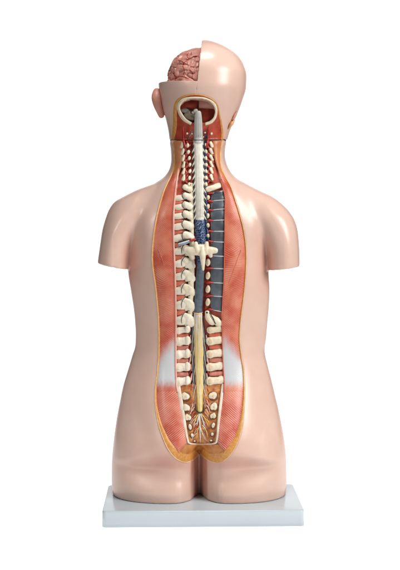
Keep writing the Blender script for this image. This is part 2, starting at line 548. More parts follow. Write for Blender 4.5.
def blush_shade(me):  # reddish airbrush mixed with shade painted into folds, armpits and turned-away edges
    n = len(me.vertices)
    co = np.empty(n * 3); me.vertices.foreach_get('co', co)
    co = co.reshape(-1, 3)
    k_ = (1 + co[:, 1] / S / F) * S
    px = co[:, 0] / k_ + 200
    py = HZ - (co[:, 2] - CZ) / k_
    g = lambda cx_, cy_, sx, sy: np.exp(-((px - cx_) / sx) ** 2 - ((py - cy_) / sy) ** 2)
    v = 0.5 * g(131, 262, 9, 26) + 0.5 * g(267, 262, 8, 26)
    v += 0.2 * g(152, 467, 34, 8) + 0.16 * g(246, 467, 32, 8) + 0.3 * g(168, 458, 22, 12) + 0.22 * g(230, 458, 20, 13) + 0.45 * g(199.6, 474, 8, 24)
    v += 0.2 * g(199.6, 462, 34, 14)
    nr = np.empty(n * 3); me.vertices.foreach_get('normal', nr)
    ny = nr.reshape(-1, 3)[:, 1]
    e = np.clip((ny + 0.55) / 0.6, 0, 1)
    v += 0.55 * e * e * (3 - 2 * e)  # edge shade painted where the skin turns away
    at_ = me.attributes.new('blush_shade', 'FLOAT', 'POINT')
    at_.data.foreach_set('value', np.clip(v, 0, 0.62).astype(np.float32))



# ------------------------------------------------------------------ depth of the uncut back surface, sampled once
bms = bmesh.new(); bms.from_mesh(body); bms.from_mesh(head_me)
bvh = BVHTree.FromBMesh(bms)
bms.free()
GX0, GX1, GY0, GY1 = 120, 280, 90, 500
eye = Vector((0, -F * S, CZ))
G = np.full((GY1 - GY0 + 1, GX1 - GX0 + 1), np.nan)
for j in range(G.shape[0]):
    for i in range(G.shape[1]):
        d = (at(GX0 + i, GY0 + j, 0) - eye).normalized()
        h = bvh.ray_cast(eye, d)
        if h[0] is not None:
            G[j, i] = h[0].y / S
for j in range(G.shape[0]):
    r = G[j]
    ok = ~np.isnan(r)
    if ok.any():
        r[~ok] = np.interp(np.where(~ok)[0], np.where(ok)[0], r[ok])
    else:
        G[j] = G[j - 1]
for _ in range(6):
    p = np.pad(G, 1, mode='edge')
    G = (p[1:-1, 1:-1] * 2 + p[:-2, 1:-1] + p[2:, 1:-1] + p[1:-1, :-2] + p[1:-1, 2:]) / 6


def T(px, py):
    x = min(max(px - GX0, 0), G.shape[1] - 1.001)
    y = min(max(py - GY0, 0), G.shape[0] - 1.001)
    i, j = int(x), int(y)
    a, b = x - i, y - j
    return (G[j, i] * (1 - a) * (1 - b) + G[j, i + 1] * a * (1 - b) + G[j + 1, i] * (1 - a) * b + G[j + 1, i + 1] * a * b)


def P(px, py, d):
    return at(px, py, T(px, py) - d)


recess(body, [(panel_poly, 2.6, 0.3, 1.8), (trough_poly, 8, 0.0, 1.6)])
blush_shade(body)
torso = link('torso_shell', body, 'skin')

# head: carve the window, split into two halves, take the upper left quarter away
recess(head_me, [(head_poly, 1.6, 0.3, 1.6), (win_poly, 26, -0.4, 1.0)])
pl_a, pl_b = at(201.5, 43, 40), at(196.3, 92, 40)
pdir = (pl_b - pl_a).normalized()
pno = Vector((-pdir.z, 0, pdir.x))
if pno.x < 0:
    pno = -pno


def cut_mesh(me, planes):
    bm = bmesh.new(); bm.from_mesh(me)
    for co, no in planes:
        res = bmesh.ops.bisect_plane(bm, geom=bm.verts[:] + bm.edges[:] + bm.faces[:], plane_co=co, plane_no=no, clear_inner=True)
        ed = [e for e in res['geom_cut'] if isinstance(e, bmesh.types.BMEdge)]
        f = bmesh.ops.holes_fill(bm, edges=ed, sides=0)['faces']
        for q in f:
            q.material_index = 1
            q.smooth = False
        f = bmesh.ops.triangulate(bm, faces=f)
    out = bpy.data.meshes.new(me.name)
    bm.to_mesh(out); bm.free()
    return out


def link_cut(name, me):
    sm = [p.material_index == 0 for p in me.polygons]
    o = link(name, me, ['skin', 'cut'], smooth=False)
    me.polygons.foreach_set('use_smooth', sm)
    # crisp edge where the cut meets the skin
    return o


half_r = cut_mesh(head_me, [(pl_a, pno)])
half_l = cut_mesh(head_me, [(pl_a - pno * 0.00004, -pno), (at(158.6, 82.0, 60), Vector((-0.06, 0.0, -1.0)).normalized())])
blush_shade(half_r); blush_shade(half_l)
skull = link_cut('skull_half', half_r)
skull['label'] = 'whole right half of the head with smooth skin'
head = link_cut('lower_head_quarter', half_l)
head['label'] = 'lower left quarter of the head, skullcap removed'


# ------------------------------------------------------------------ sheets and solids laid on the back
def strip(name, ya, yb, fa, fb, m, dfun, step=1.2, cols=None, parent=root, fibre=None):
    """sheet between two outlines xa(y), xb(y); dfun(u,y) is its height over the back surface"""
    yy = rows(ya, yb, step)
    w = max(abs(fb(y) - fa(y)) for y in yy)
    nc = cols or max(4, int(w / step) + 1)
    bm = bmesh.new()
    uvl = bm.loops.layers.uv.new('fibre')
    vs, ph = [], {}
    for y in yy:
        row = []
        for i in range(nc):
            u = i / (nc - 1)
            x = fa(y) * (1 - u) + fb(y) * u
            v = bm.verts.new(P(x, y, dfun(u, y)))
            if fibre:
                ph[v] = fibre(x, y)
            row.append(v)
        vs.append(row)
    for a, b in zip(vs, vs[1:]):
        for i in range(nc - 1):
            f = bm.faces.new((a[i], b[i], b[i + 1], a[i + 1]))
            if fibre:
                for lp in f.loops:
                    lp[uvl].uv = ph[lp.vert] if isinstance(ph[lp.vert], tuple) else (ph[lp.vert], 0)
    me = bpy.data.meshes.new(name)
    bm.to_mesh(me); bm.free()
    return link(name, me, m, parent)


def ribbon(name, path, width, m, prof, parent=root, ncol=6, inner=1):
    """band along an outline, width(i) inward; prof(u) height"""
    p = np.array(path)
    tg = np.gradient(p, axis=0)
    tg /= np.linalg.norm(tg, axis=1)[:, None] + 1e-9
    nr = np.stack([-tg[:, 1], tg[:, 0]], 1) * inner
    bm = bmesh.new()
    vs = []
    for i in range(len(p)):
        w = width(p[i][0], p[i][1])
        vs.append([bm.verts.new(P(*(p[i] + nr[i] * w * u), prof(u, w))) for u in np.linspace(0, 1, ncol)])
    for a, b in zip(vs, vs[1:]):
        for i in range(ncol - 1):
            bm.faces.new((a[i], b[i], b[i + 1], a[i + 1]))
    me = bpy.data.meshes.new(name)
    bm.to_mesh(me); bm.free()
    return link(name, me, m, parent)


def add_tube(bm, pts, n=10, Pf=None, flat=1.0, step=None):
    """pts: (px,py,d,r). flat scales the depth radius"""
    Pf = Pf or P
    q = resample(pts, step or max(0.35, min(p[3] for p in pts) * 0.8))
    tg = np.gradient(q[:, :3], axis=0)
    rings = []
    for i in range(len(q)):
        x, y, d, r = q[i]
        t3 = tg[i] / (np.linalg.norm(tg[i]) + 1e-9)
        up = np.array([0, 0, 1.0]) if abs(t3[2]) < 0.9 else np.array([1.0, 0, 0])
        a = np.cross(t3, up); a /= np.linalg.norm(a)
        b = np.cross(a, t3)
        ring = []
        for k in range(n):
            w = 2 * math.pi * k / n
            o = a * math.cos(w) * r + b * math.sin(w) * r * flat
            ring.append((x + o[0], y + o[1], d + o[2]))
        rings.append(ring)
    # rounded ends
    def cap(i, sgn):
        x, y, d, r = q[i]
        t3 = tg[i] / (np.linalg.norm(tg[i]) + 1e-9) * sgn
        out = []
        for s in (0.5, 0.85):
            c = math.sqrt(1 - s * s)
            out.append([((p[0] - x) * c + x + t3[0] * r * s, (p[1] - y) * c + y + t3[1] * r * s, (p[2] - d) * c + d + t3[2] * r * s * flat) for p in rings[i]])
        return out
    R = cap(0, -1)[::-1] + rings + cap(len(q) - 1, 1)
    ring_loft(bm, [[Pf(*p) for p in r] for r in R])


def add_ell(bm, c, r, ang=0, Pf=None, nu=14, nv=10):
    Pf = Pf or P
    ca, sa = math.cos(math.radians(ang)), math.sin(math.radians(ang))
    rings = []
    for j in range(1, nv):
        th = math.pi * j / nv
        ring = []
        for i in range(nu):
            f = 2 * math.pi * i / nu
            x, y, z = r[0] * math.sin(th) * math.cos(f), r[1] * math.sin(th) * math.sin(f), r[2] * math.cos(th)
            ring.append(Pf(c[0] + x * ca - y * sa, c[1] + x * sa + y * ca, c[2] + z))
        rings.append(ring)
    ring_loft(bm, rings)


def solid(name, pieces, m, parent=root, voxel=0, smooth=2, Pf=None):
    bm = bmesh.new()
    for p in pieces:
        if p[0] == 'e':
            add_ell(bm, p[1], p[2], p[3] if len(p) > 3 else 0, Pf)
        else:
            add_tube(bm, p[1], flat=p[2] if len(p) > 2 else 1.0, Pf=Pf, n=p[3] if len(p) > 3 else 10)
    bmesh.ops.recalc_face_normals(bm, faces=bm.faces)
    me = bpy.data.meshes.new(name)
    bm.to_mesh(me); bm.free()
    if voxel:
        me = remesh(me, voxel * S, smooth)
    if m in ('bone', 'bone_white') and name not in ('removable_vertebra',):
        off = Vector((random.uniform(0, 50), random.uniform(0, 50), random.uniform(0, 50)))
        for v in me.vertices:
            q = v.co / S
            v.co += (nvec(q * 0.22 + off) * 0.5 + nvec(q * 0.6 + off) * 0.12) * S
    return link(name, me, m, parent)


def plate(name, poly, m, d0, d1, parent=root, step=0.7, bulge=0.0, Pf=None):
    """thin moulded plate with an outline (px,py), top at d1, sides down to d0"""
    Pf = Pf or P
    poly = np.array(poly, float)
    bm = bmesh.new()
    c = poly.mean(0)
    fr = [1.0, 1.0, 0.93, 0.75, 0.5, 0.25]
    dd = [d0, d1 - 0.35, d1, d1 + bulge * 0.45, d1 + bulge * 0.8, d1 + bulge]
    vs = [[bm.verts.new(Pf(*(c + (p - c) * f), d)) for p in poly] for f, d in zip(fr, dd)]
    n = len(poly)
    for a, b in zip(vs, vs[1:]):
        for i in range(n):
            bm.faces.new((a[i], a[(i + 1) % n], b[(i + 1) % n], b[i]))
    cv = bm.verts.new(Pf(c[0], c[1], d1 + bulge))
    for i in range(n):
        bm.faces.new((vs[-1][i], vs[-1][(i + 1) % n], cv))
    bmesh.ops.recalc_face_normals(bm, faces=bm.faces)
    me = bpy.data.meshes.new(name)
    bm.to_mesh(me); bm.free()
    return link(name, me, m, parent)


def drape(name, pts, r, m, parent, targets, lift=0.12):
    b = bmesh.new()
    for o in targets:
        b.from_mesh(o.data)
    bv = BVHTree.FromBMesh(b); b.free()

    def on(px, py, d):
        h = bv.ray_cast(eye, (at(px, py, 0) - eye).normalized())
        t = h[0].y / S if h[0] is not None else T(px, py) + 1.6
        return at(px, py, t - lift) + Vector((0, -d * S, 0))
    q = resample([(a, c, 0.0) for a, c in pts], 0.45)
    n_ = len(q)
    ts = np.array([on(x, y, 0).y / S for x, y, _ in q])
    ker = np.ones(5) / 5
    ts2 = np.minimum(ts, np.convolve(np.pad(ts, 2, mode='edge'), ker, mode='valid'))
    bm = bmesh.new()
    rings = []
    tg = np.gradient(q[:, :2], axis=0)
    for i in range(n_):
        d = tg[i] / (np.linalg.norm(tg[i]) + 1e-9)
        nx, ny = -d[1], d[0]
        rr = r * (0.5 + 0.5 * math.sin(math.pi * (i + 0.5) / n_) ** 0.5)
        rings.append([at(q[i][0] + nx * rr * math.cos(a), q[i][1] + ny * rr * math.cos(a), ts2[i] + rr * math.sin(a)) for a in np.linspace(0, 2 * math.pi, 7)[:-1]])
    ring_loft(bm, rings)
    bmesh.ops.recalc_face_normals(bm, faces=bm.faces)
    me = bpy.data.meshes.new(name)
    bm.to_mesh(me); bm.free()
    return link(name, me, m, parent)


# ---- fat rim
def rim_w(x, y):
    if y < 172:
        return 2.2
    return float(np.interp(y, [172, 200, 385, 405, 425, 440, 452, 456, 463], [1.7, 2.0, 2.2, 2.8, 4.6, 6.6, 9.0, 10, 10])) if not (190 < x < 210) else 9.0


prof = lambda u, w: 0.25 + 0.55 * math.sin(math.pi * min(1, u * 1.1)) - 1.5 * u ** 2.2
rimL = ribbon('fat_rim', rl, rim_w, 'fat', prof, inner=-1, ncol=8)
rimR = ribbon('fat_rim', rr_, rim_w, 'fat', prof, inner=1, ncol=8)
rimL['label'] = 'orange fat layer along the left edge of the opened back'
rimR['label'] = 'orange fat layer along the right edge of the opened back'
ribbon('fat_border', rl, lambda x, y: 1.15, 'fat_pale', lambda u, w: 0.55 + 0.5 * math.sin(math.pi * u) - 0.5 * u, rimL, ncol=5, inner=-1)
ribbon('fat_border', rr_, lambda x, y: 1.15, 'fat_pale', lambda u, w: 0.55 + 0.5 * math.sin(math.pi * u) - 0.5 * u, rimR, ncol=5, inner=1)


def edge_fn(path):
    m = path[:, 1].argmax()
    p = path[:m + 1]
    ys_, xs_ = p[:, 1], p[:, 0]
    o = np.argsort(ys_)
    return lambda y: float(np.interp(y, ys_[o], xs_[o]))


eL, eR = edge_fn(rl), edge_fn(rr_)
iw = lambda y: 1.5 if y < 385 else float(np.interp(y, [385, 425, 440, 450], [1.6, 3.4, 5.4, 9]))
inL = lambda y: eL(y) + iw(y)
inR = lambda y: eR(y) - iw(y)
fibL = lambda x, y: ((x - 165) * math.sin(math.radians(float(np.interp(y, [180, 240, 275, 300, 340], [50, 50, 30, -15, -30])))) - (y) * 0.75) / 1.35
fibR = lambda x, y: ((x - 234) * math.sin(math.radians(float(np.interp(y, [180, 240, 275, 300, 340], [48, 35, -10, -30, -30])))) - (y) * 0.75) / 1.35
bl = lambda u, y: -0.9 + 1.3 * math.sin(math.pi * u) ** 0.7
mz = lambda y: XL(y) - 0.2
# neck fascia (orange brown) beside the cervical vertebrae
strip('neck_fascia', 141, 180, lambda y: eL(y) + 1.2, lambda y: XL(y) + 3.2 * sstep(184, 158, y), 'neck_fat', bl)
strip('neck_fascia', 141, 179, lambda y: XR(y) - 2.8 * sstep(178, 156, y), lambda y: eR(y) - 1.2, 'neck_fat', bl)
bl2 = lambda u, y: -0.8 + (1.3 + 0.3 * math.sin(y * 0.05)) * math.sin(math.pi * u) ** 0.7 * sstep(168, 178, y)
mL = strip('back_muscle', 171, 328, inL, lambda y: XL(y) - 1.0, 'muscle', lambda u, y: bl2(u, y) + 0.15, fibre=fibL, step=1.0)
mR = strip('back_muscle', 167, 328, lambda y: XR(y) + 0.6, inR, 'muscle', lambda u, y: bl2(u, y) + 0.15, fibre=fibR, step=1.0)
mL['label'] = 'long red back muscle left of the spine'
mR['label'] = 'long red back muscle right of the spine'
bl3 = lambda u, y: -0.8 + 1.6 * math.sin(math.pi * u) ** 0.7
strip('gluteal_muscle', 386, 453, inL, lambda y: max(inL(y) + 0.5, XL(y) - 0.4 - max(0, y - 442) ** 1.3 * 0.55), 'gluteal', bl3, fibre=lambda x, y: (x * 0.62 + y * 0.78) / 1.75, step=1.0)
strip('gluteal_muscle', 386, 453, lambda y: min(inR(y) - 0.5, XR(y) + 0.4 + max(0, y - 442) ** 1.3 * 0.55), inR, 'gluteal', bl3, fibre=lambda x, y: (x * -0.66 + y * 0.75) / 1.75, step=1.0)


# white aponeurosis airbrushed into the red muscle around it
def apo(side):
    if side < 0:
        fa, fb, fib = inL, (lambda y: XL(y) - 1.0), fibL
        pal = lambda x, y: sstep(-10, 12, (y - 341) - max(0.0, XL(y) - 3 - x) * 1.2 + 3 * noise.noise(Vector((x * 0.45, y * 0.12, 3)))) * sstep(391, 378, y + 2.5 * noise.noise(Vector((x * 0.7, y * 0.2, 9))))
    else:
        fa, fb, fib = (lambda y: XR(y) + 0.6), inR, fibR
        pal = lambda x, y: sstep(-10, 12, (y - 340) - max(0.0, x - XR(y) - 4) * 1.3 + 3 * noise.noise(Vector((x * 0.45, y * 0.12, 5)))) * sstep(391, 378, y + 2.5 * noise.noise(Vector((x * 0.7, y * 0.2, 13))))
    return strip('aponeurosis', 326, 391, fa, fb, 'aponeurosis', lambda u, y: bl2(u, y) + 0.25, step=0.9, fibre=lambda x, y: (fib(x, y), 0.97 * pal(x, y)))


apo(-1)['label'] = 'white tendon sheet left of the lumbar vertebrae'
apo(1)['label'] = 'white tendon sheet right of the lumbar vertebrae'
# deep crease in each muscle
solid('muscle_crease', [('t', [(158, 249, 0.5, 0.2), (161.2, 257, 0.75, 0.36), (164.3, 265.5, 0.8, 0.15)])], 'salmon', mL)
solid('muscle_crease', [('t', [(241, 250, 0.6, 0.2), (235, 266, 0.75, 0.36), (228.5, 283, 0.7, 0.15)])], 'salmon', mR)

# ---- trough floor, walls, fascia edges
floor = strip('trough_floor', 139.5, 446, lambda y: XL(y), lambda y: XR(y), 'trough', lambda u, y: (-3.9 if y > 141 else -1.2) - 0.8 * math.sin(math.pi * u), step=1.4)


def fascia_edge(fx, sgn, y0, y1, w):
    yy = rows(y0, y1, 1.4)
    prof2 = [(-w, -0.6), (-w * 0.7, 0.5), (-w * 0.25, 0.8), (0.15 * w, 0.2), (0.35 * w, -1.5), (0.5 * w, -5.6)]
    bm = bmesh.new()
    vs = [[bm.verts.new(P(fx(y) + sgn * a * (0.25 + 0.75 * sstep(y0, y0 + 16, y)), y, -0.6 + (b + 0.6) * (0.3 + 0.7 * sstep(y0, y0 + 16, y)))) for a, b in prof2] for y in yy]
    for a, b in zip(vs, vs[1:]):
        for i in range(len(prof2) - 1):
            bm.faces.new((a[i], b[i], b[i + 1], a[i + 1]))
    me = bpy.data.meshes.new('fascia_edge')
    bm.to_mesh(me); bm.free()
    return me


link('fascia_edge', fascia_edge(XL, 1, 160, 392, 1.6), 'fascia')
link('fascia_edge', fascia_edge(XR, -1, 172, 392, 0.8), 'salmon')

# ---- left column of vertebrae with ribs
thor = [187.6, 195.9, 205, 214.2, 224.6, 236, 249, 261.5, 274.2, 288.4, 302.8, 318]
lam = solid('lamina_ridge', [('t', [(191.4, 184, -1.6, 1.6), (191.2, 200, -1.5, 2.0), (191.6, 230, -1.5, 2.3), (191.6, 262, -1.5, 2.9), (190.8, 290, -1.5, 3.0), (190.0, 321, -1.8, 2.4)], 0.6, 12)], 'bone')
for i, y in enumerate(thor):
    g = (thor[min(i + 1, 11)] - thor[max(i - 1, 0)]) / (2 if 0 < i < 11 else 1)
    x0 = XL(y) + (1.4 if i < 6 else 2.6)
    tg_ = [lam]
    if i > 0:
        h = g * 0.36
        tg_.append(solid('rib', [('t', [(x0, y + 2.6, -2.4, h * 0.9), (x0 + 3.4, y + 2.0, -1.7, h), (186.5, y + 0.6, -2.2, h * 0.85)], 0.75)], 'bone_white'))
    kx = 186.6 if i < 6 else 185.8 if i < 10 else 186.2
    jx, jy = random.uniform(-0.5, 0.5), random.uniform(-0.4, 0.4)
    kx += jx
    if i < 6:
        pc = [('t', [(kx - 1.6, y - 1.0, -0.2, g * 0.33), (kx + 1.2, y + 0.4, -0.4, g * 0.37), (190.4, y + 2.0, -1.2, g * 0.38)], 0.62, 14),
              ('e', (kx - 0.8, y - 0.4, 0.0), (3.2, g * 0.35, 2.3), 30)]
    else:
        pc = [('t', [(kx - 1.8, y - 1.8, -0.3, g * 0.25), (kx + 0.8, y - 0.4, -0.5, g * 0.31), (189.2, y + 2.2, -1.1, g * 0.38), (191.4, y + 4.4, -1.6, g * 0.34)], 0.58, 14),
              ('e', (kx - 0.2, y - 1.2, 0.2), (4.0, g * 0.24, 2.0), 32),
              ('t', [(187.6, y + 3.2, -0.8, 2.2), (186.2, y + g * 0.46, -1.4, 1.5)], 0.7, 10)]
    v = solid('vertebra', pc, 'bone_white' if i % 3 else 'bone', voxel=0.4, smooth=4)
    tg_.append(v)
    if i < 6:
        line = [(191.2, y - g * 0.36), (187.4, y - g * 0.45), (183.6, y - g * 0.36), (182.0, y - 0.4), (182.8, y + g * 0.22), (184.6, y + g * 0.42)]
    else:
        line = [(190.2, y - g * 0.50), (186.8, y - g * 0.44), (183.2, y - g * 0.24), (181.6, y + g * 0.06), (181.8, y + g * 0.36)]
    drape('joint_line', line, 0.36, 'ink', v, tg_)

# ---- lumbar vertebrae
lum = [330, 341, 354, 367, 381]
for i, y in enumerate(lum):
    x0 = XL(y) + 2.5
    s = 1.0 if i else 0.8
    v = solid('vertebra', [('t', [(x0, y + 0.6, -1.9, 4.9 * s), (x0 + 4.0, y, -1.9, 4.0 * s), (187, y - 0.2, -1.6, 4.5 * s)], 0.62)], 'bone_white', voxel=0.4, smooth=3)
    solid('joint_facet', [('e', (187.6, y - 0.6, 0.2), (2.7, 4.7 * s, 1.9), 0)], 'bone_white', v)
    drape('joint_line', [(186, y - 5.4 * s), (189.2, y - 4.6 * s), (190.6, y - 0.6), (189.6, y + 4.0 * s), (187.6, y + 5.6 * s), (188.2, y + 8.2)], 0.3, 'spongy', v, [v, floor])
    x1 = XR(y) - 2.2
    v = solid('vertebra', [('t', [(209.9, y + 0.2, -1.6, 4.5 * s), (214.5, y - 0.4, -1.9, 3.8 * s), (x1 - 2, y - 0.9, -1.8, 4.2 * s), (x1, y - 1.2, -2.2, 4.3 * s)], 0.62)], 'bone', voxel=0.4, smooth=3)
    solid('spongy_core', [('e', (210.2, y + 0.3, 0.55), (2.2, 2.9 * s, 0.85), 0)], 'spongy', v)
    if i < 4:
        ym = (y + lum[i + 1]) / 2
        solid('intervertebral_muscle', [('t', [(178.6, ym + 0.4, -2.8, 2.6), (186.5, ym + 0.3, -2.8, 2.4)], 0.6)], 'rose' if i > 0 else 'salmon')
        solid('intervertebral_muscle', [('t', [(211.0, ym, -3.0, 2.4), (XR(ym) - 2.0, ym - 0.6, -2.8, 2.6)], 0.6)], 'rose' if i > 1 else 'salmon')

# last thoracic vertebra on the right: a cut facet with a hole and a black joint line
v = solid('vertebra', [('t', [(207, 312.5, -0.6, 2.4), (208.6, 318.5, -0.4, 3.1), (212.4, 322.6, -0.6, 3.0)], 0.8),
                       ('t', [(211, 317, -1.6, 3.0), (216, 321, -1.8, 4.0), (219.4, 323.4, -2.0, 3.6)], 0.8)], 'bone', voxel=0.4, smooth=3)
solid('joint_line', [('t', [(209.6, 312.6, 1.0, 0.4), (212.6, 317.5, 1.5, 0.5), (215.4, 324, 1.5, 0.4)], 1.0, 6)], 'ink', v)
solid('nerve_hole', [('e', (207.0, 312.6, 1.25), (1.0, 1.0, 0.45))], 'ink', v)

# ---- right side: lung panels, rib lines, red stubs, cut pedicles
segs = [190, 193.6, 201, 210, 220.4, 231.4, 241.8, 256, 268.5, 282.8, 296.2, 311]


def seg(y):
    for a, b in zip(segs, segs[1:]):
        if a <= y < b:
            return math.sin(math.pi * (y - a) / (b - a)) ** 0.55
    return 0.0


lung = strip('lung_panel', 191, 311, lambda y: float(np.interp(y, [190, 200, 311], [212.2, 210.9, 210.7])), lambda y: XR(y) - 0.1, 'lung', lambda u, y: -3.4 + 2.0 * math.sin(math.pi * min(1, u * 0.8 + 0.06)) ** 0.6 + 0.8 * seg(y), step=0.8)
lung['label'] = 'dark grey lung surface crossed by pale rib lines'
lines = [(193.2, -2.2), (201.2, -1.2), (210.2, -1.2), (220.6, -0.5), (231.4, 0.0), (241.6, 0.6), (255.8, 0.6), (268.4, 0.4), (282.6, 0.6), (296, 0.6), (309.6, 2.0)]
for y, s in lines:
    x1 = XR(y) - 0.6
    solid('rib_line', [('t', [(211.6, y, -2.1, 0.4), (217, y + s * 0.6, -1.2, 0.48), (x1, y + s, -1.4, 0.6)], 1.0, 8)], 'rib_line', lung)
    solid('intercostal_artery', [('t', [(206.4, y + 0.2, -2.6, 0.9), (209.5, y - 0.2, -1.4, 1.15), (213.2, y + 0.1, -1.7, 0.7)], 1.0, 8)], 'artery')
for k, y in enumerate([197.6, 206.6, 215.8, 225.2, 235.6, 262.6, 275.6, 289.2, 302]):
    r = 2.5 if k < 5 else 3.9
    w = 1.7 if k < 5 else 2.4
    v = solid('cut_pedicle', [('e', (208 - 0.02 * k, y, -1.6), (w, r, 2.4), 6)], 'bone', smooth=1)
    solid('spongy_core', [('e', (208 - 0.02 * k, y, 0.25), (w * 0.5, r * 0.55, 0.75), 6)], 'spongy', v)
solid('rib', [('t', [(207.6, 189.4, -1.0, 2.8), (213, 187.8, -0.4, 3.0), (218.6, 185.6, -1.2, 2.9)], 0.85)], 'bone', voxel=0.4, smooth=3)
# intercostal muscle between ribs on the left
for a, b in zip(thor[1:], thor[2:]):
    y = (a + b) / 2 + 2.0
    q = (b - a) / 13
    solid('intercostal_muscle', [('t', [(XL(y) + 1.4, y + 0.6, -1.9, 2.5 * q), (180.5, y + 0.2, -1.5, 2.5 * q), (185, y - 0.8, -2.6, 1.7 * q)], 0.7, 8)], 'salmon')

# ---- cervical part
vaL = [(186.2 + 1.3 * math.sin(i * 1.35), 141 + i * 2.2, -2.2, 1.25) for i in range(20)]
vaR = [(208.2 - 1.2 * math.sin(i * 1.35), 141 + i * 2.2, -2.2, 1.25) for i in range(20)]
solid('vertebral_artery', [('t', vaL)], 'artery'); solid('vertebral_artery', [('t', vaR)], 'artery')
for k in range(7):
    y = 145 + k * 6.5
    dx = (0, 0.8, 1.6, 2.2, 2.2, 2.0, 1.6)[k]
    if k < 6:
        solid('cervical_facet', [('t', [(182.6 + dx * 0.8, y - 2.1, 0.2, 1.2), (181.4 + dx * 0.8, y + 2.1, -0.1, 1.75)], 1.0, 10)], 'bone')
        solid('cervical_facet', [('t', [(210.8, y - 2.0, 0.2, 1.75), (212.4, y + 1.9, -0.1, 1.3)], 1.0, 10)], 'bone')
        solid('intervertebral_muscle', [('t', [(181.5 + dx, y + 4.2, -2.0, 1.0), (187.5, y + 2.0, -1.3, 1.1), (190, y + 0.4, -2.0, 0.9)], 1.0, 8)], 'trough')
        solid('intervertebral_muscle', [('t', [(213.4, y + 4.2, -2.2, 1.0), (208.5, y + 2.4, -1.3, 1.1), (205, y + 0.6, -2.2, 0.9)], 1.0, 8)], 'trough')
    solid('cervical_facet', [('e', (187.6 + dx, y + 0.4, 0.2), (1.5, 2.2, 1.6), 15)], 'bone')
    solid('cervical_facet', [('e', (206.3, y + 0.2, 0.2), (1.4, 2.1, 1.5), -15)], 'bone')

# ---- canal bed, spinal cord and its sheaths
cx = curve([(113, 198.2), (141, 198.4), (180, 199.2), (222, 200.0), (245, 201), (265, 200.6), (290, 199.2), (314, 198), (345, 198.6), (380, 199.4), (412, 199.9)])
strip('canal_bed', 316, 412, lambda y: cx(y) - float(np.interp(y, [316, 345, 390, 412], [5.5, 8.6, 7.6, 4.2])), lambda y: cx(y) + float(np.interp(y, [316, 345, 390, 412], [5.5, 8.0, 7.4, 4.2])), 'canal', lambda u, y: -3.5, step=1.5)
strip('canal_bed', 141, 316, lambda y: cx(y) - 7.2, lambda y: cx(y) + 7.0, 'dark_red', lambda u, y: -3.9, step=1.5)


def cord(name, y0, y1, hw, m, d=-1.6, flat=0.8, par=root, step=1.2):
    pts = [(cx(y), y, d, hw(y)) for y in np.linspace(y0, y1, 14)]
    return solid(name, [('t', pts, flat, 24)], m, par)


dura = cord('dural_sheath', 140.6, 219, curve([(140, 5.3), (180, 5.0), (222, 4.7)]), 'dura', d=-1.8)
dura['label'] = 'cream sheath of the upper spinal cord with toothed edges'
for off in (-2.2, -0.5, 0.9, 2.4):
    solid('sheath_groove', [('t', [(cx(y) + off, y, -1.8 + 4.0 * math.sqrt(1 - (off / 5) ** 2) - 0.05, 0.2) for y in np.linspace(143, 217, 9)], 1.0, 6)], 'dura_groove', dura)
for k in range(11):
    y = 147.6 + k * 6.7
    for s in (-1, 1):
        x = cx(y) + s * (5.5 - 0.005 * k)
        solid('nerve_rootlet', [('t', [(x - s * 0.9, y - 2.6, 1.0, 0.25), (x - s * 0.2, y - 0.4, 0.85, 0.6), (x + s * 0.6, y + 2.2, 0.4, 0.2)], 0.7, 8)], 'ink')
        solid('sheath_tooth', [('t', [(x - s * 1.6, y + 0.6, 0.1, 0.8), (x + s * 0.2, y + 3.8, -0.2, 0.6), (x + s * 1.0, y + 5.8, -0.5, 0.2)], 0.8, 8)], 'dura', dura)
rm = curve([(112, 2.9), (118, 3.7), (140, 4.7)])
med = cord('medulla', 113.5, 140, curve([(112, 2.9), (118, 3.7), (140, 4.7)]), 'pale_matter', d=-0.4)
for off in (-1.6, 0.2, 1.9):
    solid('sheath_groove', [('t', [(cx(y) + off, y, -0.4 + 0.8 * rm(y) * math.sqrt(1 - (off / rm(y)) ** 2) - 0.02, 0.17) for y in np.linspace(117.5, 139, 9)], 1.0, 6)], 'dura_groove', med)
solid('epidural_vein', [('t', [(cx(y) + 6.7 + 0.5 * math.sin(y * 0.9), y, -1.4, 1.25 + 0.25 * math.sin(y * 1.7)) for y in np.arange(141, 242, 2.2)], 1.0, 10)], 'vein')
plex = cord('venous_plexus', 221.5, 266, curve([(220, 5.3), (242, 5.6), (266, 3.8)]), 'plexus', d=-2.2)
for k in range(16):
    y = 223 + k * 1.3
    a = random.uniform(-3.5, 3.5); b = random.uniform(-3.5, 3.5)
    f = lambda o: -2.2 + 3.9 * math.sqrt(max(0.05, 1 - (o / 5) ** 2)) + 0.2
    solid('small_vein', [('t', [(cx(y) + a, y, f(a), 0.35), (cx(y) + (a + b) / 2 + random.uniform(-1, 1), y + 1.4, f((a + b) / 2) + 0.2, 0.42), (cx(y) + b, y + 2.8, f(b), 0.3)], 1.0, 6)],
          'nerve_blue' if k % 3 == 0 else 'vein', plex)
cord('grey_dura', 266, 313, curve([(264, 3.7), (300, 4.3), (314, 4.2)]), 'grey', d=-1.6)
cauda = cord('cauda_equina', 314, 410.5, curve([(313, 4.4), (340, 4.6), (370, 4.2), (395, 3.3), (411, 2.6)]), 'cauda', d=-1.7)
